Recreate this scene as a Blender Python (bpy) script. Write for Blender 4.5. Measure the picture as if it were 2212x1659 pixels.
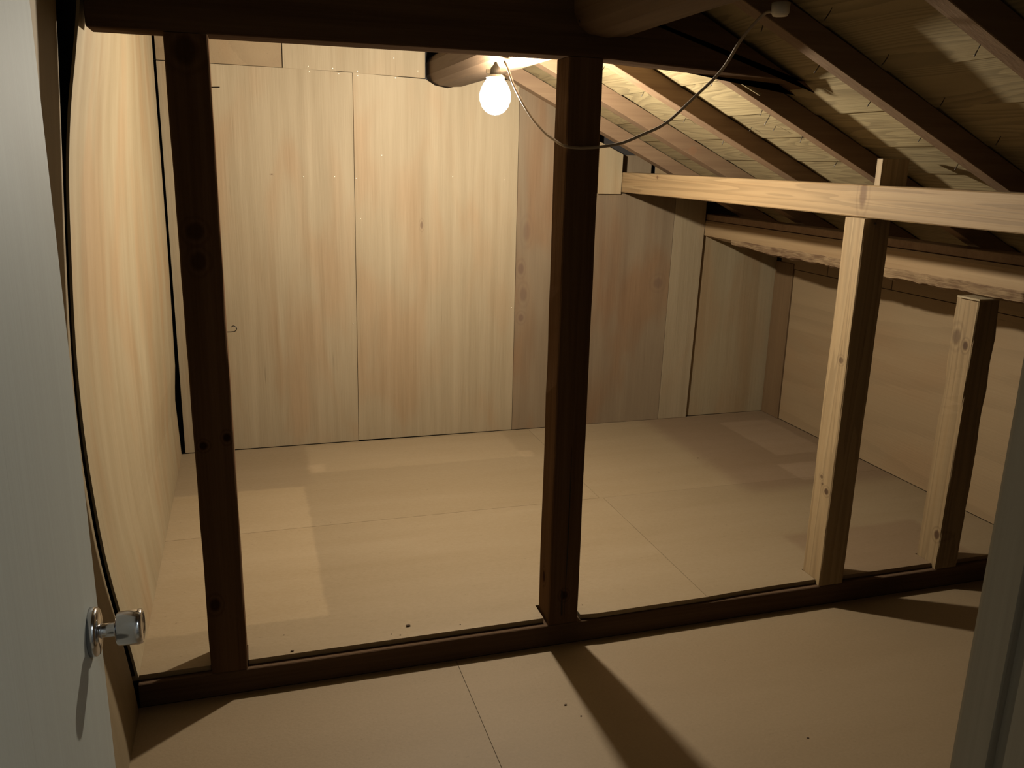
import bpy, bmesh, math, random
from mathutils import Vector, Matrix, noise as mnoise
random.seed(7)
for o in list(bpy.data.objects): bpy.data.objects.remove(o, do_unlink=True)
SC = bpy.context.scene
COL = SC.collection

# ------------------------------------------------------------------ camera, world, exposure
YAW, PITCH, ROLL = 0.3046, 0.2583, 0.0236
CAM_POS = Vector((-0.768, -2.045, 1.273))
F_PX = 1842.5
fw = Vector((math.sin(YAW)*math.cos(PITCH), math.cos(YAW)*math.cos(PITCH), -math.sin(PITCH)))
rt = Vector((math.cos(YAW), -math.sin(YAW), 0)); up = rt.cross(fw)
r2 = rt*math.cos(ROLL) + up*math.sin(ROLL); u2 = -rt*math.sin(ROLL) + up*math.cos(ROLL)
cd = bpy.data.cameras.new('camera'); cam = bpy.data.objects.new('camera', cd); COL.objects.link(cam)
cd.sensor_width = 36; cd.lens = F_PX/2212*36; cd.clip_start = 0.02; cd.clip_end = 50
cam.matrix_world = Matrix(((r2.x, u2.x, -fw.x, CAM_POS.x), (r2.y, u2.y, -fw.y, CAM_POS.y), (r2.z, u2.z, -fw.z, CAM_POS.z), (0, 0, 0, 1)))
SC.camera = cam
SC.cycles.diffuse_bounces = 2
w = bpy.data.worlds.new('world'); SC.world = w; w.use_nodes = True
w.node_tree.nodes['Background'].inputs[0].default_value = (0.6, 0.7, 1, 1)
w.node_tree.nodes['Background'].inputs[1].default_value = 0.002
vs = SC.view_settings
vs.view_transform = 'Standard'; vs.look = 'None'; vs.gamma = 1; vs.use_curve_mapping = False; vs.exposure = 0.0
BULB_W, BULB_COL = 128.0, (1.0, 0.92, 0.77)
BULB = (0.002, 0.650, 1.463)
HALL_W, HALL_COL = 26.0, (0.84, 0.96, 1.0)

# ------------------------------------------------------------------ node helpers
class NT:
    def __init__(s, name):
        s.m = bpy.data.materials.new(name); s.m.use_nodes = True
        s.t = s.m.node_tree; s.n = s.t.nodes; s.b = s.n['Principled BSDF']
    def new(s, typ, **kw):
        n = s.n.new(typ)
        for k, v in kw.items(): setattr(n, k, v)
        return n
    def put(s, sock, v):
        if isinstance(v, bpy.types.NodeSocket): s.t.links.new(v, sock)
        else: sock.default_value = v
    def math(s, op, a, b=0.0, clamp=False):
        n = s.new('ShaderNodeMath', operation=op, use_clamp=clamp); s.put(n.inputs[0], a); s.put(n.inputs[1], b); return n.outputs[0]
    def vmath(s, op, a, b=(0, 0, 0)):
        n = s.new('ShaderNodeVectorMath', operation=op); s.put(n.inputs[0], a); s.put(n.inputs[1], b)
        return n.outputs['Value'] if op in ('LENGTH', 'DISTANCE', 'DOT_PRODUCT') else n.outputs[0]
    def noise(s, vec, scale=1.0, detail=4.0, rough=0.55, dist=0.0):
        n = s.new('ShaderNodeTexNoise'); s.put(n.inputs['Vector'], vec)
        n.inputs['Scale'].default_value = scale; n.inputs['Detail'].default_value = detail
        n.inputs['Roughness'].default_value = rough; n.inputs['Distortion'].default_value = dist
        return n.outputs[0]
    def ramp(s, v, lo, hi, a=0.0, b=1.0):
        n = s.new('ShaderNodeMapRange', interpolation_type='SMOOTHSTEP'); s.put(n.inputs[0], v)
        n.inputs[1].default_value = lo; n.inputs[2].default_value = hi; n.inputs[3].default_value = a; n.inputs[4].default_value = b
        return n.outputs[0]
    def mix(s, fac, a, b, blend='MIX'):
        n = s.new('ShaderNodeMix', data_type='RGBA', blend_type=blend, clamp_factor=True)
        s.put(n.inputs[0], fac)
        for i, v in ((6, a), (7, b)):
            s.put(n.inputs[i], v if isinstance(v, bpy.types.NodeSocket) else (v[0], v[1], v[2], 1))
        return n.outputs[2]
    def pos(s): return s.new('ShaderNodeNewGeometry').outputs['Position']
    def rnd(s): return s.new('ShaderNodeObjectInfo').outputs['Random']
    def sep(s, v):
        n = s.new('ShaderNodeSeparateXYZ'); s.put(n.inputs[0], v); return n.outputs

TONE = (0.46, 0.49, 0.505)      # aged timber reflects less than fresh
AX = {'x': 0, 'y': 1, 'z': 2}
def wood(name, dark, light, axis='z', across=22, along=1.1, fine=130, streak=0.55, pores=0.22, blotch=0.35, rings=0.0, ring_scale=9, ring_dist=5,
         rough=0.65, bump=0.12, vary=0.12, spots=(), rects=(), spot_col=(0.09, 0.045, 0.02), spec=0.3, fibre=3.0, ring_along=0.13, red=0.0):
    """Timber: streaks along the grain, fine pores, broad blotches, optional cathedral figure, knots and worn marks."""
    dark, light = [tuple(c*t for c, t in zip(v, TONE)) for v in (dark, light)]
    k = NT(name); P = k.pos(); R = k.rnd()
    cmb = k.new('ShaderNodeCombineXYZ'); k.put(cmb.inputs[0], k.math('MULTIPLY', R, 17.3)); k.put(cmb.inputs[1], k.math('MULTIPLY', R, 41.7)); k.put(cmb.inputs[2], k.math('MULTIPLY', R, 29.1))
    Q = k.vmath('ADD', P, cmb.outputs[0])
    a = AX[axis]
    def sc(ac, al):
        v = [ac]*3; v[a] = al; return k.vmath('MULTIPLY', Q, tuple(v))
    n1 = k.noise(sc(across, along), 1, 3, 0.6, 0.4)
    n2 = k.noise(sc(fine, fibre), 1, 2, 0.6)
    n3 = k.noise(sc(3.0, 0.9), 1, 2, 0.5, 0.6)
    f = k.math('ADD', k.math('MULTIPLY', k.math('SUBTRACT', n1, 0.5), streak*2.2), 0.5)
    f = k.math('ADD', f, k.math('MULTIPLY', k.math('SUBTRACT', n3, 0.5), blotch*2.2))
    f = k.math('ADD', f, k.math('MULTIPLY', k.math('SUBTRACT', n2, 0.5), pores*2), clamp=True)
    col = k.mix(f, dark, light)
    if rings:
        g = k.noise(sc(ring_scale*0.5, ring_scale*0.5*ring_along), 1, 1, 0.35, 0.25)
        fr = k.math('FRACT', k.math('ADD', k.math('MULTIPLY', g, ring_dist*3.0), k.math('MULTIPLY', n2, 0.35)))
        rf = k.math('MULTIPLY', k.ramp(fr, 0.25, 0.92), k.ramp(fr, 1.0, 0.95))
        col = k.mix(k.math('MULTIPLY', rf, rings), col, tuple(c*0.42 for c in dark))
    if red:
        rr = k.ramp(k.noise(sc(5.0, 1.6), 1, 2, 0.5, 0.5), 0.45, 0.68)
        col = k.mix(k.math('MULTIPLY', rr, red), col, k.mix(1.0, col, (0.98, 0.80, 0.68), 'MULTIPLY'))
    dk = k.ramp(n2, 0.30, 0.16)
    col = k.mix(k.math('MULTIPLY', dk, 0.5), col, tuple(c*0.35 for c in dark))
    if vary:
        v = k.math('ADD', 1-vary, k.math('MULTIPLY', R, 2*vary))
        vc = k.new('ShaderNodeCombineXYZ'); 
        for i in range(3): k.put(vc.inputs[i], v)
        col = k.mix(1.0, col, vc.outputs[0], 'MULTIPLY')
    X = k.sep(P)
    if rects: wob = k.math('MULTIPLY', k.math('SUBTRACT', k.noise(P, 14, 3, 0.6), 0.5), 0.03)
    for (x0, x1, y0, y1, soft, c, amt) in rects:       # worn / unfaded rectangles on the surface
        x = k.math('ADD', X[0], wob); y = k.math('ADD', X[1], wob)
        m = k.math('MULTIPLY', k.math('MULTIPLY', k.ramp(x, x0-soft, x0+soft), k.ramp(x, x1+soft, x1-soft)),
                   k.math('MULTIPLY', k.ramp(y, y0-soft, y0+soft), k.ramp(y, y1+soft, y1-soft)))
        col = k.mix(k.math('MULTIPLY', m, amt), col, k.mix(1.0, col, c, 'MULTIPLY'))
    for (p, rad, amt) in spots:                        # knots: p centre, rad (rx, ry, rz)
        d = k.vmath('MULTIPLY', k.vmath('SUBTRACT', P, p), tuple(1.0/r for r in rad))
        d = k.math('ADD', k.vmath('LENGTH', d), k.math('MULTIPLY', k.math('SUBTRACT', n1, 0.5), 0.7))
        col = k.mix(k.math('MULTIPLY', k.ramp(d, 1.15, 0.55), amt), col, spot_col)
        col = k.mix(k.math('MULTIPLY', k.ramp(k.math('ABSOLUTE', k.math('SUBTRACT', d, 1.5)), 0.35, 0.0), amt*0.28), col, spot_col)
    k.put(k.b.inputs['Base Color'], col)
    k.b.inputs['Roughness'].default_value = rough
    k.b.inputs['Specular IOR Level'].default_value = spec
    if bump:
        bp = k.new('ShaderNodeBump'); bp.inputs['Strength'].default_value = bump; bp.inputs['Distance'].default_value = 0.004
        k.put(bp.inputs['Height'], k.math('ADD', n2, k.math('MULTIPLY', n1, 0.6))); k.put(k.b.inputs['Normal'], bp.outputs[0])
    return k.m

def plain(name, col, rough=0.5, metal=0.0, spec=0.5, mottle=0.12):
    k = NT(name); n = k.noise(k.pos(), 40, 3, 0.6)
    k.put(k.b.inputs['Base Color'], k.mix(k.math('MULTIPLY', n, mottle*2), col, tuple(c*0.6 for c in col)))
    k.b.inputs['Roughness'].default_value = rough; k.b.inputs['Metallic'].default_value = metal; k.b.inputs['Specular IOR Level'].default_value = spec
    return k.m

PLY_D, PLY_L = (0.52, 0.365, 0.205), (0.76, 0.56, 0.345)
M = {}
M['ply'] = wood('plywood_vertical', PLY_D, PLY_L, 'z', 24, 0.8, 170, 0.6, 0.24, 0.42, fibre=5, vary=0.06, red=0.55,
                spots=[((-0.02, 1.71, 0.98), (0.008, 0.03, 0.018), 0.6), ((-0.648, 1.71, 1.187), (0.006, 0.03, 0.003), 0.8), ((1.16, 1.71, 0.62), (0.02, 0.03, 0.04), 0.35), ((1.175, 1.71, 0.45), (0.025, 0.03, 0.03), 0.25)],
                spot_col=(0.10, 0.052, 0.03))
M['ply_stain'] = wood('plywood_stained', (0.33, 0.215, 0.125), (0.50, 0.345, 0.205), 'z', 14, 0.8, 140, 0.55, 0.2, 0.6, fibre=5, vary=0.05, red=0.9,
                spots=[((0.445, 1.71, 0.78), (0.016, 0.03, 0.03), 0.5), ((0.46, 1.71, 0.66), (0.02, 0.03, 0.04), 0.4), ((0.452, 1.71, 0.55), (0.016, 0.03, 0.022), 0.5), ((0.47, 1.71, 0.95), (0.02, 0.03, 0.05), 0.3), ((1.15, 1.71, 0.70), (0.03, 0.03, 0.03), 0.35)],
                spot_col=(0.09, 0.047, 0.036))
M['ply_left'] = wood('plywood_bowed', (0.52, 0.36, 0.19), (0.74, 0.55, 0.33), 'z', 14, 0.35, 120, 0.65, 0.16, 0.5, fibre=2.5, vary=0.04, red=0.6)
M['ply_front'] = wood('plywood_front_left', (0.36, 0.24, 0.125), (0.50, 0.355, 0.20), 'z', 14, 0.5, 120, 0.5, 0.14, 0.4, fibre=2.5, vary=0.04)
M['ply_h'] = wood('plywood_horizontal', (0.46, 0.29, 0.15), (0.60, 0.405, 0.22), 'y', 10, 0.8, 120, 0.35, 0.12, 0.3, rings=0.11, ring_scale=5, ring_dist=2.6, vary=0.05, red=0.3)
M['batten'] = wood('brown_batten', (0.25, 0.14, 0.065), (0.36, 0.21, 0.10), 'z', 30, 1.2, 150)
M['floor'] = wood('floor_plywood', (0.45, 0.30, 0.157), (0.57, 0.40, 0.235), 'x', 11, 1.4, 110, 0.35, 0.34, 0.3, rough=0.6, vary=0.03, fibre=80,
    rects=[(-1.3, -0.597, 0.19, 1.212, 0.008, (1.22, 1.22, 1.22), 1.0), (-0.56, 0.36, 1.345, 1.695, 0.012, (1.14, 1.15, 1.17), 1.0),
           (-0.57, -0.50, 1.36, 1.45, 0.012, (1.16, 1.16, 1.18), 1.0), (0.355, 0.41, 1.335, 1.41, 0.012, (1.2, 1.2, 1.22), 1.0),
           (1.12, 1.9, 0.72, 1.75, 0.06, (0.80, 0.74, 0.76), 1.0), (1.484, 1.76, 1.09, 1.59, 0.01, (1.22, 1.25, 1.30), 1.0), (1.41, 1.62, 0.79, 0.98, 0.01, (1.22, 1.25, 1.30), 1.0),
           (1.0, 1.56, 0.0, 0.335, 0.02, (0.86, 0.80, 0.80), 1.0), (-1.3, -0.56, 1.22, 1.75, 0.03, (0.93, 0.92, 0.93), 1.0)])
M['floor_front'] = wood('front_floor_board', (0.43, 0.28, 0.148), (0.54, 0.37, 0.212), 'x', 9, 2.0, 150, 0.3, 0.4, 0.3, rough=0.6, vary=0.04, fibre=120)
M['old'] = wood('dark_old_timber', (0.15, 0.078, 0.040), (0.30, 0.165, 0.088), 'z', 34, 1.0, 170, 0.6, 0.3, 0.35, rough=0.85, spec=0.0,
    spots=[((-0.872, 0, 1.10), (0.02, 0.05, 0.02), 0.6), ((-0.869, 0, 1.033), (0.018, 0.05, 0.022), 0.6), ((-0.888, 0, 0.597), (0.011, 0.05, 0.011), 0.9), ((-0.835, 0, 0.614), (0.01, 0.05, 0.013), 0.9),
           ((-0.888, 0, 0.178), (0.014, 0.05, 0.02), 0.8), ((-0.867, 0, 1.479), (0.03, 0.05, 0.03), 0.6), ((0.0, 0.05, 0.115), (0.03, 0.012, 0.02), 0.8), ((0.045, 0, 0.075), (0.012, 0.03, 0.014), 0.8)],
    spot_col=(0.02, 0.009, 0.005))
M['old_x'] = wood('dark_old_beam', (0.12, 0.068, 0.04), (0.24, 0.14, 0.082), 'x', 30, 0.9, 160, 0.6, 0.3, 0.35, rough=0.85, spec=0.0)
M['pine_y'] = wood('pale_pine_purlin', (0.50, 0.285, 0.125), (0.66, 0.43, 0.215), 'y', 40, 0.9, 170, 0.6, 0.25, 0.3, rings=0.32, ring_scale=60, ring_dist=2.6, ring_along=0.025,
    spots=[((0.92, 0.045, 1.195), (0.05, 0.018, 0.045), 0.75), ((0.92, 1.35, 1.21), (0.05, 0.012, 0.01), 0.8)], spot_col=(0.10, 0.05, 0.022))
M['pine_z'] = wood('pale_pine_post', (0.52, 0.315, 0.145), (0.68, 0.46, 0.24), 'z', 36, 0.7, 150, 0.6, 0.22, 0.35, rings=0.32, ring_scale=50, ring_dist=2.4, ring_along=0.025,
    spots=[((0.91, 0.029, 0.714), (0.05, 0.012, 0.011), 0.7), ((0.91, 0.022, 0.298), (0.05, 0.012, 0.012), 0.9), ((0.91, 0.052, 0.336), (0.05, 0.008, 0.008), 0.7), ((0.91, 0.045, 0.315), (0.05, 0.006, 0.006), 0.7),
           ((1.364, 0.066, 0.761), (0.05, 0.019, 0.032), 0.65), ((1.364, 0.026, 0.74), (0.05, 0.011, 0.017), 0.9), ((1.364, 0.018, 0.103), (0.05, 0.014, 0.018), 0.9)],
    spot_col=(0.055, 0.026, 0.012))
M['log'] = wood('round_log_timber', (0.18, 0.10, 0.055), (0.32, 0.195, 0.11), 'y', 26, 1.2, 120, 0.6, 0.3, 0.4)
M['log_pale'] = wood('waney_log', (0.44, 0.255, 0.12), (0.60, 0.39, 0.20), 'y', 30, 1.1, 130, 0.6, 0.25, 0.4)
M['bark'] = wood('rough_bark_edge', (0.22, 0.115, 0.055), (0.58, 0.37, 0.19), 'y', 60, 14, 200, 0.9, 0.5, 0.5, bump=0.6, rough=0.85)
M['rafter'] = wood('rafter_timber', (0.30, 0.165, 0.09), (0.47, 0.285, 0.155), 'x', 34, 1.0, 150, 0.6, 0.25, 0.35, vary=0.1,
    spots=[((0.93, 1.06, 1.32), (0.02, 0.04, 0.02), 0.5)], spot_col=(0.2, 0.1, 0.05))
M['board'] = wood('roof_board_timber', (0.52, 0.36, 0.175), (0.74, 0.555, 0.29), 'y', 16, 1.3, 120, 0.4, 0.2, 0.35, rings=0.38, ring_scale=18, ring_dist=6, ring_along=0.11, vary=0.12, rough=0.75, bump=0.25)
M['sarking'] = plain('roof_underlay_dark', (0.02, 0.016, 0.012), 0.9)
M['dark'] = plain('outer_shell_dark', (0.03, 0.025, 0.022), 0.9)
M['door'] = wood('pale_grey_door_laminate', (0.62, 0.585, 0.50), (0.76, 0.73, 0.64), 'z', 70, 1.3, 260, 0.3, 0.2, 0.3, rough=0.6, bump=0.03, vary=0.0, spec=0.15)
M['jamb'] = wood('pale_grey_jamb', (0.78, 0.60, 0.41), (1.05, 0.84, 0.60), 'z', 80, 1.3, 240, 0.6, 0.3, 0.3, rough=0.5, bump=0.05, vary=0.0)
M['lining'] = wood('brown_wall_lining', (0.10, 0.06, 0.035), (0.17, 0.105, 0.06), 'z', 20, 1.0)
M['hall'] = plain('hall_plaster', (0.60, 0.60, 0.58), 0.8)
M['chrome'] = plain('brushed_chrome', (0.58, 0.58, 0.60), 0.16, 1.0, mottle=0.05)
M['nail'] = plain('dull_steel_nail', (0.10, 0.085, 0.075), 0.4, 0.8)
M['nailhead'] = plain('bright_nail_head', (0.85, 0.75, 0.58), 0.35, 0.6)
M['cable'] = plain('grey_brown_cable', (0.30, 0.235, 0.17), 0.45)
M['plastic'] = plain('ivory_plastic', (0.62, 0.58, 0.50), 0.4)
M['socket'] = plain('dark_socket', (0.16, 0.15, 0.14), 0.35)
M['collar'] = plain('white_bulb_collar', (0.75, 0.74, 0.70), 0.35)
M['chip'] = wood('wood_chip_dark', (0.10, 0.055, 0.03), (0.22, 0.13, 0.07), 'x', 60, 8)
M['end'] = wood('sawn_end_grain', (0.17, 0.11, 0.08), (0.30, 0.20, 0.14), 'x', 30, 30, 140, 0.6, 0.3, 0.3)
k = NT('lit_bulb_glass')
em = k.new('ShaderNodeEmission'); em.inputs[0].default_value = (1.0, 0.93, 0.80, 1); em.inputs[1].default_value = 9.0
tr = k.new('ShaderNodeBsdfTransparent'); mx = k.new('ShaderNodeMixShader'); mx.inputs[0].default_value = 0.25
k.t.links.new(tr.outputs[0], mx.inputs[1]); k.t.links.new(em.outputs[0], mx.inputs[2]); k.t.links.new(mx.outputs[0], k.n['Material Output'].inputs[0])
M['glow'] = k.m

# ------------------------------------------------------------------ mesh helpers (all vertices given in world space)
ORG = {}
def link(name, me, origin, mat, parent=None):
    o = bpy.data.objects.new(name, me); COL.objects.link(o)
    me.materials.append(mat)
    ORG[o] = Vector(origin)
    if parent is not None:
        o.parent = parent; o.location = ORG[o] - ORG[parent]
    else: o.location = ORG[o]
    return o
def finish(name, bm, mat, parent=None, smooth=False, origin=None):
    bmesh.ops.recalc_face_normals(bm, faces=bm.faces)
    vsx = [v.co for v in bm.verts]
    if origin is None:
        lo = [min(v[i] for v in vsx) for i in range(3)]; hi = [max(v[i] for v in vsx) for i in range(3)]
        origin = ((lo[0]+hi[0])/2, (lo[1]+hi[1])/2, lo[2])
    bmesh.ops.translate(bm, verts=bm.verts, vec=-Vector(origin))
    me = bpy.data.meshes.new(name); bm.to_mesh(me); bm.free()
    if smooth:
        for p in me.polygons: p.use_smooth = True
    return link(name, me, origin, mat, parent)
def bevel(bm, w, seg=1):
    if w: bmesh.ops.bevel(bm, geom=[e for e in bm.edges], offset=w, segments=seg, affect='EDGES', clamp_overlap=True)
def box(name, x0, x1, y0, y1, z0, z1, mat, parent=None, bv=0.0, origin=None):
    bm = bmesh.new(); bmesh.ops.create_cube(bm, size=1)
    for v in bm.verts:
        v.co = Vector((x0+(v.co.x+.5)*(x1-x0), y0+(v.co.y+.5)*(y1-y0), z0+(v.co.z+.5)*(z1-z0)))
    bevel(bm, bv); return finish(name, bm, mat, parent, origin=origin)
def prism(name, poly, axis, a0, a1, mat, parent=None, bv=0.0):
    """poly: 2D outline in the plane across `axis` (x: (y,z), y: (x,z), z: (x,y)), extruded from a0 to a1."""
    def P(p, a):
        return {'x': (a, p[0], p[1]), 'y': (p[0], a, p[1]), 'z': (p[0], p[1], a)}[axis]
    bm = bmesh.new()
    A = [bm.verts.new(P(p, a0)) for p in poly]; B = [bm.verts.new(P(p, a1)) for p in poly]
    n = len(poly)
    bm.faces.new(A); bm.faces.new(B[::-1])
    for i in range(n): bm.faces.new((A[i], A[(i+1) % n], B[(i+1) % n], B[i]))
    bmesh.ops.recalc_face_normals(bm, faces=bm.faces)
    bevel(bm, bv); return finish(name, bm, mat, parent)
def timber(name, x0, x1, y0, y1, z0, z1, mat, axis, parent=None, bv=0.003, wob=0.0012, n=14, seed=0):
    """A sawn timber: bevelled square section lofted along its axis with slightly uneven arrises."""
    lo = [x0, y0, z0]; hi = [x1, y1, z1]; a = AX[axis]; u, v = [i for i in range(3) if i != a]
    bm = bmesh.new(); rings = []
    for i in range(n+1):
        t = lo[a]+(hi[a]-lo[a])*i/n; ring = []
        for (cu, cv) in ((0, 0), (1, 0), (1, 1), (0, 1)):
            for s in (0, 1):
                du, dv = (bv, 0) if (s == 1) == (cu == cv) else (0, bv)
                j = wob*(mnoise.noise(Vector((t*5+seed, cu*7.1+cv*3.3+s*.4, seed*1.7))))
                p = [0, 0, 0]; p[a] = t
                p[u] = (lo[u]+du+abs(j)) if cu == 0 else (hi[u]-du-abs(j)); p[v] = (lo[v]+dv+abs(j)) if cv == 0 else (hi[v]-dv-abs(j))
                ring.append(bm.verts.new(p))
        rings.append(ring)
    m = 8
    for A, B in zip(rings, rings[1:]):
        for i in range(m): bm.faces.new((A[i], A[(i+1) % m], B[(i+1) % m], B[i]))
    bm.faces.new(rings[0]); bm.faces.new(rings[-1][::-1])
    return finish(name, bm, mat, parent)
def loft(name, rings, mat, parent=None, smooth=True, caps=True):
    bm = bmesh.new(); R = [[bm.verts.new(p) for p in r] for r in rings]; n = len(rings[0])
    for A, B in zip(R, R[1:]):
        for i in range(n): bm.faces.new((A[i], A[(i+1) % n], B[(i+1) % n], B[i]))
    if caps: bm.faces.new(R[0]); bm.faces.new(R[-1][::-1])
    return finish(name, bm, mat, parent, smooth)
def lathe(name, prof, centre, axis, mat, parent=None, seg=28, smooth=True):
    """prof: list of (along, radius) about an axis ('x','y','z') through centre."""
    c = Vector(centre); a = AX[axis]; u, v = [i for i in range(3) if i != a]; rings = []
    for (h, r) in prof:
        ring = []
        for i in range(seg):
            t = 2*math.pi*i/seg; p = [0, 0, 0]; p[a] = h; p[u] = r*math.cos(t); p[v] = r*math.sin(t); ring.append(c+Vector(p))
        rings.append(ring)
    return loft(name, rings, mat, parent, smooth)
def tube(name, pts, r, mat, parent=None, seg=8, smooth=True):
    pts = [Vector(p) for p in pts]; rings = []
    for i, p in enumerate(pts):
        d = (pts[min(i+1, len(pts)-1)]-pts[max(i-1, 0)]).normalized()
        h = Vector((0, 0, 1)) if abs(d.z) < 0.9 else Vector((1, 0, 0))
        u = d.cross(h).normalized(); v = d.cross(u)
        rings.append([p+(u*math.cos(2*math.pi*j/seg)+v*math.sin(2*math.pi*j/seg))*r for j in range(seg)])
    return loft(name, rings, mat, parent, smooth)
def spline(P, n=8):
    P = [Vector(p) for p in P]; out = []
    for i in range(len(P)-1):
        p0, p1, p2, p3 = P[max(i-1, 0)], P[i], P[i+1], P[min(i+2, len(P)-1)]
        for j in range(n):
            t = j/n
            out.append(.5*((2*p1)+(p2-p0)*t+(2*p0-5*p1+4*p2-p3)*t*t+(3*p1-p0-3*p2+p3)*t**3))
    return out+[P[-1]]
def tag(o, label, cat, group=None, kind=None):
    o['label'] = label; o['category'] = cat
    if group: o['group'] = group
    if kind: o['kind'] = kind
    return o
def S(o, label, cat): return tag(o, label, cat, kind='structure')
def interp(pts, z):
    pts = sorted(pts)
    if z <= pts[0][0]: return pts[0][1]
    for (a, x), (b, y) in zip(pts, pts[1:]):
        if z <= b:
            t = (z-a)/(b-a); return x+(y-x)*t
    return pts[-1][1]

# ------------------------------------------------------------------ dimensions
YB = 1.720; XR = 1.828; ZF = -0.081; YD = -1.62        # back wall, right wall, front floor level, doorway wall
def zr(x): return 1.30-0.48*(x-0.926)                  # underside of rafters
RH = 0.062
def zb(x): return zr(x)+RH                             # underside of roof boards
PW = 0.0898                                            # post width

# ------------------------------------------------------------------ floors
fl = S(box('floor', -1.25, 1.95, 0.10, 1.90, -0.30, -0.016, M['dark']), 'raised plywood floor behind the dark sill', 'floor')
G = 0.0007
def slab(name, poly, z0, z1, mat, parent): return prism(name, poly, 'z', z0, z1, mat, parent)
XJ = 0.515; YJ = 0.815
# front sheets are notched around the posts (posts at x = -0.91, 0, 0.91, 1.3635)
pl = [(-1.14, 0.018)]
for px, gl, gr in ((-0.91, 0.001, 0.002), (0.0, 0.008, 0.012)):
    pl += [(px-gl, 0.018), (px-gl, PW+0.003), (px+PW+gr, PW+0.003), (px+PW+gr, 0.018 if px < -0.5 else 0.010)]
pl += [(0.15, 0.004), (XJ-G, 0.008), (XJ-G, YJ-G), (-1.16, YJ-G)]
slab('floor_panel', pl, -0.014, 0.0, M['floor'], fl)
pr = [(XJ+G, 0.008), (0.62, 0.014), (0.75, 0.018)]
for px in (0.91, 1.3635):
    pr += [(px-0.002, 0.020), (px-0.002, PW+0.003), (px+PW+0.002, PW+0.003), (px+PW+0.002, 0.020)]
pr += [(XR, 0.020), (XR, YJ-G), (XJ+G, YJ-G)]
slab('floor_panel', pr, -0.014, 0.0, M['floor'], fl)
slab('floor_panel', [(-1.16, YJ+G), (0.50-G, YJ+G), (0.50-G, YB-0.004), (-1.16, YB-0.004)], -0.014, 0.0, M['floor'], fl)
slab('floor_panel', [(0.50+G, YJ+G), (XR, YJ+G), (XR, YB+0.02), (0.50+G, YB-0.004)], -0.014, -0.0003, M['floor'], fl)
ff = S(box('floor_front', -2.0, 2.0, -3.3, 0.10, -0.30, ZF-0.013, M['dark']), 'lower plywood floor in front of the dark sill', 'floor')
slab('floor_panel', [(-1.20, YD), (-0.27-G, YD), (-0.27-G, 0.0), (-1.20, 0.0)], ZF-0.012, ZF, M['floor_front'], ff)
slab('floor_panel', [(-0.27+G, YD), (XR+0.03, YD), (XR+0.03, 0.0), (-0.27+G, 0.0)], ZF-0.012, ZF, M['floor_front'], ff)
slab('floor_panel', [(-2.0, -3.3), (1.2, -3.3), (1.2, YD-0.001), (-2.0, YD-0.001)], ZF-0.012, ZF, M['jamb'], ff)

# ------------------------------------------------------------------ walls
wb = S(box('wall_back', -1.35, 2.0, 1.80, 1.86, -0.3, 2.6, M['dark']), 'back wall lined with upright plywood sheets', 'wall')
T = 0.012
def wpanel(poly, mat=None, dy=0.0, name='plywood_panel'): return prism(name, poly, 'y', YB+dy, YB+dy+T, mat or M['ply'], wb, 0.0006)
wpanel([(-1.066, 0.002), (-0.318, 0.002), (-0.307, 1.604), (-1.060, 1.609)])
LOGX0, LOGX1, LOGZ = 0.004, 0.185, 1.562
wpanel([(-0.316, 0.004), (0.419, 0.001), (0.419, zr(0.419)+0.05), (0.19, zr(0.19)-0.02), (0.165, 1.574), (0.095, 1.558), (0.040, 1.567), (0.0, 1.590), (-0.305, 1.601)])
wpanel([(0.421, 0.001), (1.202, 0.001), (1.218, 1.126), (0.925, 1.126), (0.805, 1.126), (0.805, zr(0.805)+0.05), (0.421, zr(0.421)+0.05)], M['ply_stain'])
wpanel([(1.204, 0.001), (1.362, 0.001), (1.386, 1.03), (1.386, 1.126), (1.220, 1.126)], M['ply'])
wpanel([(1.366, 0.001), (XR-0.002, 0.001), (XR-0.002, 0.93), (1.39, 0.93)], M['ply_left'], 0.018)
wpanel([(-1.060, 1.612), (-0.588, 1.607), (-0.583, 2.26), (-1.060, 2.26)], M['ply_h'])
wpanel([(-0.585, 1.606), (-0.002, 1.594), (-0.002, zr(-0.002)+0.05), (-0.58, 1.98)])
prism('patch_board', [(0.809, 1.124), (0.924, 1.124), (0.926, 1.303), (0.809, 1.356)], 'y', YB-0.012, YB-0.0005, M['ply_left'], wb, 0.0008)
box('backing_board', 0.95, 1.10, YB+0.045, YB+0.06, 1.10, 1.30, M['ply_stain'], wb)
box('backing_board', 1.12, 1.34, YB+0.03, YB+0.045, 1.12, 1.27, M['ply_left'], wb)
nh = None
for (x, z) in [(-0.485, 1.617), (-0.482, 1.596), (-0.387, 1.614), (-0.363, 1.594), (-0.286, 1.608), (-0.286, 1.590), (-0.129, 1.589), (-0.134, 1.667), (-0.033, 1.621), (-0.191, 1.274), (-0.302, 1.177), (-0.392, 1.182), (-0.52, 1.18), (-0.287, 1.007), (-0.9, 1.19), (0.36, 1.18), (0.12, 1.19), (0.405, 0.6), (-0.33, 0.55), (0.82, 1.14), (0.915, 1.14)]:
    if nh is None:
        nh = lathe('nail', [(-0.0015, 0.001), (-0.0015, 0.0022), (0.001, 0.0022)], (x, YB, z), 'y', M['nailhead'], wb, 8); base = (x, z)
    else:
        o = nh.copy(); COL.objects.link(o); o.parent = wb; o.location = nh.location + Vector((x-base[0], 0, z-base[1])); 

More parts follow.
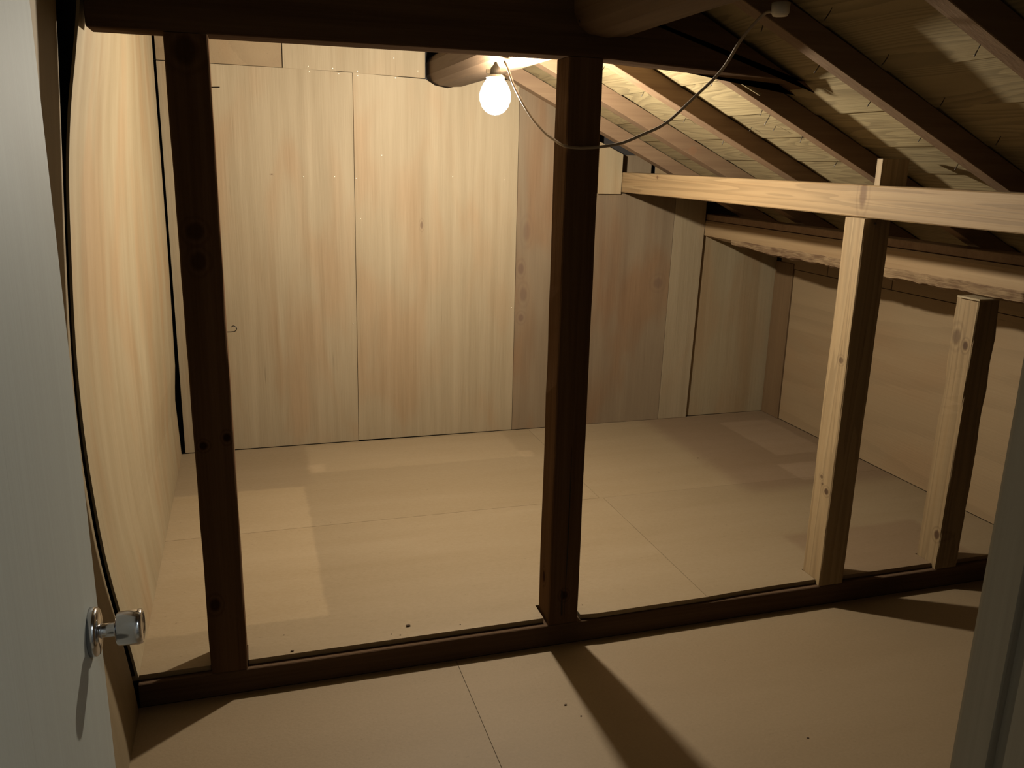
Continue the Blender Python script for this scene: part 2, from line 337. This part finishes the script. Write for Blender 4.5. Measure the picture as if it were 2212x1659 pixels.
# left: bowed sheet behind the sill, second sheet in front of it
FC = [(2.3, -1.04), (1.72, -1.045), (1.511, -1.067), (1.43, -1.088), (1.29, -1.109), (1.196, -1.12), (1.10, -1.125), (.95, -1.135), (.79, -1.142), (.6, -1.142), (.33, -1.127), (.22, -1.11), (0, -1.08), (-.08, -1.07)]
BC = [(2.3, -1.067), (1.72, -1.067), (.84, -1.070), (.40, -1.077), (.26, -1.088), (.03, -1.080), (-.02, -1.079)]
FS = [(2.3, -1.085), (1.56, -1.10), (1.29, -1.117), (1.13, -1.128), (.95, -1.139), (.79, -1.146), (.59, -1.147), (.33, -1.132), (.22, -1.115), (0, -1.086), (-.09, -1.080)]
wl = S(box('wall_left', -1.36, -1.30, -1.75, 1.86, -0.3, 2.6, M['dark']), 'left wall lined with bowed plywood', 'wall')
def sheet(name, xf, ys, zs, th, mat, parent):
    bm = bmesh.new(); A = [[bm.verts.new((xf(y, z), y, z)) for z in zs] for y in ys]; B = [[bm.verts.new((xf(y, z)-th, y, z)) for z in zs] for y in ys]
    for i in range(len(ys)-1):
        for j in range(len(zs)-1):
            bm.faces.new((A[i][j], A[i+1][j], A[i+1][j+1], A[i][j+1])); bm.faces.new((B[i][j], B[i][j+1], B[i+1][j+1], B[i+1][j]))
    for j in range(len(zs)-1):
        bm.faces.new((A[0][j], A[0][j+1], B[0][j+1], B[0][j])); bm.faces.new((A[-1][j], B[-1][j], B[-1][j+1], A[-1][j+1]))
    for i in range(len(ys)-1):
        bm.faces.new((A[i][0], B[i][0], B[i+1][0], A[i+1][0])); bm.faces.new((A[i][-1], A[i+1][-1], B[i+1][-1], B[i][-1]))
    o = finish(name, bm, mat, parent)
    return o
def sm(t): t = max(0, min(1, t)); return t*t*(3-2*t)
def smi(pts, z): return sum(interp(pts, z+d)*wt for d, wt in ((-.08, .2), (-.04, .2), (0, .2), (.04, .2), (.08, .2)))
lin = lambda a, b, n: [a+(b-a)*i/n for i in range(n+1)]
def xp(y, z):
    t = sm((y-0.0)/1.5); return smi(FC, z)*(1-t)+interp(BC, z)*t
sheet('plywood_panel', xp, lin(0.006, 1.692, 16), lin(0.001, 2.25, 45), 0.006, M['ply_left'], wl)
def xs(y, z):
    t = sm(-y/1.1); return smi(FS, z)*(1-t)+(-1.100)*t
sheet('plywood_panel', xs, lin(YD, -0.030, 14), lin(ZF+0.001, 2.25, 45), 0.006, M['ply_front'], wl)
for s in (0.07, 1.0):
    timber('wall_stud', -1.20, -1.155, s, s+0.045, 0.0, 2.25, M['batten'], 'z', wl)

wr = S(box('wall_right', XR+0.015, XR+0.08, -1.75, 1.86, -0.3, 1.2, M['dark']), 'low right wall of plywood under the eaves', 'wall')
box('batten', XR-0.008, XR+0.012, 1.588, YB+0.016, 0.001, 0.80, M['batten'], wr, 0.001)
box('plywood_panel', XR, XR+0.012, 0.0, 1.586, 0.002, 0.772, M['ply_h'], wr, 0.0006)
box('plywood_panel', XR, XR+0.012, YD, -0.003, ZF, 0.772, M['ply_h'], wr, 0.0006)
for a, b in ((1.332, 1.70), (0.905, 1.328), (0.47, 0.901), (0.03, 0.466), (-0.42, 0.026)):
    box('eaves_board', XR-0.002, XR+0.012, a, b, 0.775, 0.93, M['ply_h'], wr, 0.001)

# doorway wall, hall behind it
wf = S(box('wall_front', 0.0-0.225, 2.0, YD-0.10, YD, ZF, 2.6, M['lining']), 'wall around the doorway on its latch side', 'wall')
S(box('wall_front_hinge', -1.36, -1.008, YD-0.10, YD-0.012, ZF, 2.6, M['lining']), 'narrow wall on the hinge side of the doorway', 'wall')
S(box('wall_front_lintel', -1.008, -0.225, YD-0.10, YD, 1.80, 2.6, M['lining']), 'wall above the doorway', 'wall')
S(box('wall_hall_left', -1.42, -1.36, -3.3, YD-0.10, ZF, 2.4, M['hall']), 'left wall of the hall behind the doorway', 'wall')
S(box('wall_hall_right', 0.90, 0.96, -3.3, YD-0.10, ZF, 2.4, M['hall']), 'right wall of the hall behind the doorway', 'wall')
S(box('wall_hall_back', -1.42, 0.96, -3.36, -3.3, ZF, 2.4, M['hall']), 'far wall of the hall opposite the doorway', 'wall')
S(box('ceiling_hall', -1.42, 0.96, -3.36, YD-0.10, 2.4, 2.46, M['hall']), 'plain hall ceiling outside the attic doorway', 'ceiling')
jp = [(-0.270, -1.613), (-0.263, -1.613), (-0.263, -1.605), (-0.225, -1.605), (-0.225, -1.745), (-0.270, -1.745), (-0.270, -1.6535), (-0.262, -1.6535), (-0.262, -1.640), (-0.270, -1.640)]
S(prism('trim_1', jp, 'z', ZF, 1.76, M['jamb']), 'pale grooved door jamb at the right edge, latch side of doorway', 'door jamb')
S(box('trim_2', -1.008, -0.962, -1.745, -1.628, ZF, 1.76, M['jamb'], bv=0.002), 'pale door jamb on the hinge side of the doorway', 'door jamb')
S(box('trim_3', -1.008, -0.225, -1.745, -1.605, 1.76, 1.80, M['jamb'], bv=0.002), 'pale head jamb over the doorway', 'door jamb')

# ------------------------------------------------------------------ roof: underlay + boards + nails
ce = S(prism('ceiling', [(-1.45, zb(-1.45)+0.026), (2.1, zb(2.1)+0.026), (2.1, zb(2.1)+0.06), (-1.45, zb(-1.45)+0.06)], 'y', -1.75, 1.87, M['sarking']), 'sloping underside of the roof with rough boards', 'roof')
def roof_board(x0, x1, y0, y1, dz, tilt):
    g = 0.0016
    a, b = x0+g, x1-g
    prism('roof_board', [(a, zb(a)+dz+tilt), (b, zb(b)+dz), (b, zb(b)+dz+0.014), (a, zb(a)+dz+tilt+0.014)], 'y', y0, y1, M['board'], ce)
KJ = [-1.40, -1.24, -1.08, -0.93, -0.77, -0.61, -0.46, -0.31, -0.16, -0.01, 0.14, 0.295, 0.455, 0.615, 0.796, 0.934, 1.085, 1.24, 1.40, 1.56, 1.72, 1.88, 2.05]
MJ = [-1.40, -1.25, -1.10, -0.94, -0.78, -0.62, -0.46, -0.30, -0.15, 0.01, 0.17, 0.33, 0.491, 0.667, 0.821, 0.997, 1.144, 1.30, 1.46, 1.61, 1.77, 1.92, 2.05]
for a, b in zip(KJ, KJ[1:]): roof_board(a, b, 0.1735, 1.79, random.uniform(0.0005, 0.0015), random.uniform(0.0035, 0.0065))
for a, b in zip(MJ, MJ[1:]): roof_board(a, b, -1.74, 0.1715, random.uniform(0.0005, 0.0015), random.uniform(0.0035, 0.0065))
NR = Vector((0.48, 0, 1)).normalized()
def nail_roof(x, y, L, bend):
    p = Vector((x, y, zb(x)+0.006)); d = -NR
    q1 = p+d*0.012+Vector((0, 0, 0)); q2 = p+d*L*0.75+Vector((bend*0.5, bend*0.2, 0)); q3 = p+d*L+Vector((bend, bend*0.3, 0))
    tube('nail', [p, q1, q2, q3], 0.0013, M['nail'], ce, 5)
for (x, y, L) in [(.456, .859, .026), (.616, .87, .022), (.787, .868, .022), (.934, .836, .030), (.606, .369, .026), (.774, .354, .024), (.781, .311, .055), (.869, .56, .018), (.865, .412, .022), (.931, .361, .026),
                  (.44, -.138, .026), (.445, -.382, .032), (.609, -.136, .030), (.768, -.143, .026), (.942, -.139, .022), (1.085, -.127, .024), (.618, -.623, .034), (1.08, .372, .024), (.615, -.369, .03), (.788, -.365, .026), (.957, -.375, .026), (.46, 1.32, .024), (.62, 1.33, .024)]:
    nail_roof(x, y, L, random.uniform(-0.006, 0.004))

# ------------------------------------------------------------------ rafters
RL = [(-0.757, 0.045, 'dark rafter in the top right corner, nearest the doorway'),
      (-0.303, 0.045, 'rafter above the near end of the pale purlin, carrying the ivory ceiling rose'),
      (0.150, 0.045, 'dark rafter just behind the tie beam, meeting the block above the third post'),
      (0.597, 0.062, 'dark rafter running down from the top of the middle post, beside the bulb'),
      (1.063, 0.062, 'lit reddish rafter, second from the back wall'),
      (1.512, 0.062, 'lit reddish rafter closest to the back wall')]
RAF = []
for (y, wd, lab) in RL:
    a, b = -1.03, 1.95
    o = prism('rafter', [(a, zr(a)), (b, zr(b)), (b, zb(b)), (a, zb(a))], 'y', y, y+wd, M['rafter'], None, 0.0015)
    tag(o, lab, 'rafter', 'rafters under the sloping roof'); RAF.append(o)
prism('split_sliver', [(0.50, 1.500), (0.512, 1.502), (0.606, 1.459), (0.600, 1.455)], 'y', 0.105, 0.110, M['board'], RAF[2])

# ------------------------------------------------------------------ beams
sill = tag(prism('sill_beam', [(-1.083, ZF), (1.826, ZF), (1.826, -0.0155), (-1.083, -0.0155)], 'y', 0.0, 0.095, M['old_x'], None, 0.002), 'long dark sill beam lying across the floor under the posts', 'beam')
tie = prism('tie_beam', [(-1.056, 1.514), (0.085, 1.514), (0.34, 1.502), (0.66, 1.485), (0.68, zb(0.70)), (0.12, zb(0.12)-0.005), (-0.25, 1.735), (-1.056, 1.735)], 'y', 0.0, PW, M['old_x'], None, 0.004)
tag(tie, 'big dark tie beam across the top, in front of the bulb', 'beam')
tube('bolt', [(0.008, -0.006, 1.70), (0.010, -0.008, 1.637), (0.013, -0.010, 1.607), (0.021, -0.012, 1.596)], 0.003, M['nail'], tie, 8)
lathe('bolt_head', [(-0.006, 0.001), (-0.006, 0.007), (0.0, 0.007)], (0.022, -0.012, 1.594), 'y', M['chrome'], tie, 6, False)
prism('pale_chip', [(0.091, 1.5675), (0.095, 1.572), (0.101, 1.573), (0.099, 1.5685)], 'y', -0.004, 0.002, M['ply_left'], tie)
# round log running front to back over the tie beam
rings = []
for i in range(41):
    y = 1.79-(1.79+1.60)*i/40; ring = []
    for j in range(14):
        t = 2*math.pi*(j+.5)/14
        r = 1+0.06*mnoise.noise(Vector((y*1.5, math.cos(t)*1.3, math.sin(t)*1.3+5)))
        cx = 0.095+0.012*math.sin(y*1.1); cz = 1.634
        x = cx+0.090*r*math.copysign(abs(math.cos(t))**0.75, math.cos(t)); z = cz+0.073*r*math.copysign(abs(math.sin(t))**0.75, math.sin(t))
        ring.append((x, y, min(z, zr(x)-0.001)))
    rings.append(ring)
lg = loft('log_purlin', rings, M['log'], None, False); tag(lg, 'rough brown log purlin above the bulb, coming out of the back wall', 'beam')
pu = tag(timber('purlin', 0.928, 1.018, -1.60, YB+0.04, 1.132, 1.223, M['pine_y'], 'y', None, 0.003), 'clean pale square purlin resting on the third post', 'beam')
timber('rafter_block', 0.930, 1.020, -0.016, 0.008, 1.223, 1.296, M['pine_z'], 'z', pu, 0.001)
# low waney purlin over the rightmost post
rings = []; rb = []
for i in range(49):
    y = YB+0.05-(YB+0.05+0.16)*i/48
    bulge = 0.006*mnoise.noise(Vector((y*7, 1.2, 0)))+0.006*mnoise.noise(Vector((y*23, 4.2, 0))); grow = sm((1.70-y)/0.5)
    zb0 = 0.920-0.020*grow
    rings.append([(1.389, y, 0.930+bulge*.5), (1.386, y, 0.992), (1.392, y, 1.002), (1.47, y, 1.002), (1.482, y, 0.97), (1.480, y, 0.935), (1.455, y, zb0+0.002+bulge), (1.420, y, zb0-0.002+bulge)])
lp = loft('waney_purlin', rings, M['log_pale'], None, False); tag(lp, 'low purlin with ragged bark edge over the rightmost post', 'beam')
rings = []
for i in range(97):
    y = YB-0.25-(YB-0.25+0.159)*i/96
    b1 = 0.007*mnoise.noise(Vector((y*13, 2.2, 0)))+0.004*mnoise.noise(Vector((y*55, 7.1, 0))); g = sm((1.47-y)/0.4)
    d = 0.013+0.012*g
    rings.append([(1.3875, y, 0.932+b1*.5), (1.384-0.003*g, y, 0.925+b1), (1.389, y, 0.925-d+b1*.8), (1.412, y, 0.918-d*1.1+b1), (1.440, y, 0.912-d*.6), (1.440, y, 0.930), (1.40, y, 0.936)])
loft('bark_edge', rings, M['bark'], lp, False)
tag(timber('top_plate', 1.394, 1.474, -1.60, YB+0.05, 1.004, 1.033, M['rafter'], 'y', None, 0.002), 'dark plank lying on the low ragged purlin under the rafters', 'beam')

# ------------------------------------------------------------------ posts
def post(x, ztop, mat, label, seed, zbase=-0.0145, wob=0.0022):
    return tag(timber('post', x, x+PW, 0.0, PW, zbase, ztop, mat, 'z', None, 0.003, wob, 30, seed), label, 'post', 'posts standing on the sill')
p1 = post(-0.910, 1.513, M['old'], 'dark post at the left, beside the bowed plywood', 1)
p2 = post(0.0, 1.513, M['old'], 'dark middle post with the light cable looped across it', 2)
p3 = post(0.9096, 1.131, M['pine_z'], 'pale post with one lit side under the clean square purlin', 3)
p4 = post(1.3635, 0.886, M['pine_z'], 'short knotty pale post at the far right under the ragged purlin', 4, wob=0.007)
# drying crack strips on the middle post, hook and nail on the left one, shim on the right one
prism('split', [(0.048, 0.0), (0.052, 0.30), (0.050, 0.52), (0.0485, 0.30)], 'y', -0.0006, 0.002, M['sarking'], p2)
prism('split', [(0.038, 0.012), (0.042, 0.012), (0.040, 0.09), (0.036, 0.09)], 'y', -0.0006, 0.002, M['sarking'], p2)
hk = [(-0.823, 0.05, 0.860), (-0.812, 0.05, 0.860), (-0.803, 0.05, 0.861), (-0.7985, 0.05, 0.866), (-0.800, 0.05, 0.872), (-0.8055, 0.05, 0.8745), (-0.810, 0.05, 0.872)]
tube('cup_hook', spline(hk, 4), 0.0011, M['nail'], p1, 6)
tube('nail', [(-0.825, 0.05, 1.410), (-0.803, 0.05, 1.411)], 0.0013, M['nail'], p1, 6)
tube('nail', [(0.943, -0.004, 1.118), (0.943, 0.003, 1.118)], 0.003, M['nail'], p3, 6)
prism('shim', [(1.352, 0.8865), (1.440, 0.8865), (1.440, 0.891), (1.352, 0.892)], 'y', -0.012, 0.075, M['ply_left'], p4)

# ------------------------------------------------------------------ bulb, cable, ceiling rose
bx, by, bz = BULB
bl = bpy.data.objects.new('pendant_bulb', None); COL.objects.link(bl); bl.location = (bx, by, 1.562); ORG[bl] = Vector((bx, by, 1.562))
tag(bl, 'lit bare bulb in a dark socket hanging under the log', 'light bulb')
prof = [(-0.060, 0.001), (-0.0575, 0.016), (-0.050, 0.029), (-0.036, 0.041), (-0.016, 0.0485), (0.004, 0.0490), (0.022, 0.0435), (0.037, 0.035), (0.047, 0.028), (0.052, 0.001)]
gb = lathe('bulb', prof, (bx, by, bz), 'z', M['glow'], bl, 40)
lathe('collar', [(0.050, 0.001), (0.050, 0.029), (0.054, 0.029), (0.060, 0.021), (0.060, 0.001)], (bx, by, bz), 'z', M['collar'], bl, 32)
lathe('socket', [(0.060, 0.001), (0.060, 0.0185), (0.070, 0.0180), (0.080, 0.0150), (0.088, 0.0080), (0.094, 0.0045), (0.0975, 0.0040), (0.0975, 0.0005)], (bx, by, bz), 'z', M['socket'], bl, 32)
box('switch_key', bx-0.030, bx-0.017, by-0.004, by+0.004, bz+0.062, bz+0.075, M['plastic'], bl, 0.001)
ld = bpy.data.lights.new('bulb_light', 'POINT'); ld.energy = BULB_W; ld.color = BULB_COL; ld.shadow_soft_size = 0.022
lo = bpy.data.objects.new('bulb_light', ld); COL.objects.link(lo); lo.parent = bl; lo.location = (0, 0, bz-1.562)

wp = [(0.331, -0.335, 1.588), (0.325, -0.31, 1.585), (.304, -.27, 1.543), (.288, -.22, 1.479), (.255, -.16, 1.421), (.218, -.10, 1.365), (.178, -.06, 1.338), (.131, -.03, 1.315), (.079, -.0058, 1.305), (.055, -.0052, 1.303), (.030, -.0052, 1.302), (-.007, -.0058, 1.306),
      (-.013, .06, 1.323), (-.015, .12, 1.340), (-.017, .22, 1.379), (-.015, .33, 1.432), (-.002, .45, 1.483), (.016, .56, 1.531), (.027, .64, 1.562)]
tag(tube('light_cable', spline(wp, 6), 0.0036, M['cable'], None, 8), 'thin grey cable swagged from the roof across the middle post to the bulb', 'cable')
rc = lathe('ceiling_rose', [(-0.026, 0.001), (-0.026, 0.015), (-0.020, 0.0185), (0.0, 0.0195), (0.0, 0.001)], (0.345, -0.343, zr(0.345)+0.026), 'z', M['plastic'], None, 24)
tag(rc, 'small round ivory ceiling rose at the top edge where the cable starts', 'ceiling rose')

# ------------------------------------------------------------------ door
XD, YE = -0.975, -0.945
dr = S(box('door_1', XD-0.033, XD, -1.604, YE, ZF+0.008, 1.745, M['door'], bv=0.0012), 'pale grey flush door standing open at the left', 'door')
kc = (XD, -1.005, 0.700)
kn = lathe('knob', [(0.030, 0.001), (0.030, 0.0185), (0.032, 0.0205), (0.054, 0.0218), (0.0585, 0.0210), (0.060, 0.0185), (0.058, 0.016), (0.0575, 0.001)], kc, 'x', M['chrome'], dr, 36)
lathe('rosette', [(0.0, 0.001), (0.0, 0.0300), (0.007, 0.0300), (0.010, 0.0275), (0.012, 0.014), (0.012, 0.001)], kc, 'x', M['chrome'], kn, 40)
lathe('stem', [(0.010, 0.001), (0.010, 0.0105), (0.014, 0.0085), (0.026, 0.0085), (0.031, 0.0105), (0.031, 0.001)], kc, 'x', M['chrome'], kn, 28)
box('latch_plate', XD-0.027, XD-0.006, YE-0.0006, YE+0.0008, 0.66, 0.74, M['chrome'], dr)

# ------------------------------------------------------------------ bits of debris on the floor
def chip(x, y, z, s, label):
    bm = bmesh.new(); bmesh.ops.create_icosphere(bm, subdivisions=1, radius=1)
    for v in bm.verts:
        n = 1+0.45*mnoise.noise(v.co*1.7+Vector((x*31, y*17, 0)))
        v.co = Vector((x+v.co.x*s*n, y+v.co.y*s*0.6*n, z+(v.co.z*0.42*n+0.44)*s))
    lo = min(v.co.z for v in bm.verts)
    for v in bm.verts: v.co.z += z-lo
    return tag(finish('wood_chip', bm, M['chip']), label, 'wood chip', 'crumbs of wood on the floors')
chip(-0.39, 0.074, 0, 0.0075, 'largest dark wood chip on the raised floor, between the two dark posts')
chip(-0.707, 0.029, 0, 0.0055, 'dark wood chip near the sill, just right of the left post')
chip(-0.725, 0.116, 0, 0.0022, 'tiny crumb farther from the sill, just right of the left post')
chip(-0.419, 0.034, 0, 0.0026, 'tiny crumb between the largest chip and the sill')
chip(-0.442, 0.045, 0, 0.0018, 'tiniest crumb left of the largest chip')
chip(-0.247, 0.045, 0, 0.0022, 'tiny crumb by the sill, just left of the middle post')
chip(1.109, 1.136, 0, 0.0040, 'dark crumb far back on the raised floor, right of the middle post')
chip(0.128, 0.059, 0, 0.0024, 'tiny crumb at the right foot of the middle post')
chip(-0.046, -0.271, ZF, 0.0040, 'pale crumb on the front floor, left of the post shadow')
chip(-0.024, -0.324, ZF, 0.0030, 'small crumb on the front floor at the edge of the post shadow')
chip(0.482, -0.550, ZF, 0.0036, 'crumb low in the picture on the front floor, right of the post shadow')

# ------------------------------------------------------------------ hall lamp (outside the doorway, behind the viewer)
hl = bpy.data.objects.new('hall_lamp', None); COL.objects.link(hl); hl.location = (0.35, -2.50, 2.40); ORG[hl] = Vector((0.35, -2.50, 2.40))
tag(hl, 'small round ceiling lamp in the hall outside the doorway', 'lamp')
lathe('base', [(0.0, 0.001), (0.0, 0.07), (-0.02, 0.07), (-0.02, 0.001)], (0.35, -2.50, 2.40), 'z', M['plastic'], hl, 24)
lathe('shade', [(-0.02, 0.066), (-0.05, 0.075), (-0.09, 0.06), (-0.11, 0.03), (-0.115, 0.001)], (0.35, -2.50, 2.40), 'z', M['glow'], hl, 24)
hd = bpy.data.lights.new('hall_light', 'POINT'); hd.energy = HALL_W; hd.color = HALL_COL; hd.shadow_soft_size = 0.04
ho = bpy.data.objects.new('hall_light', hd); COL.objects.link(ho); ho.parent = hl; ho.location = (0, 0, -0.06)
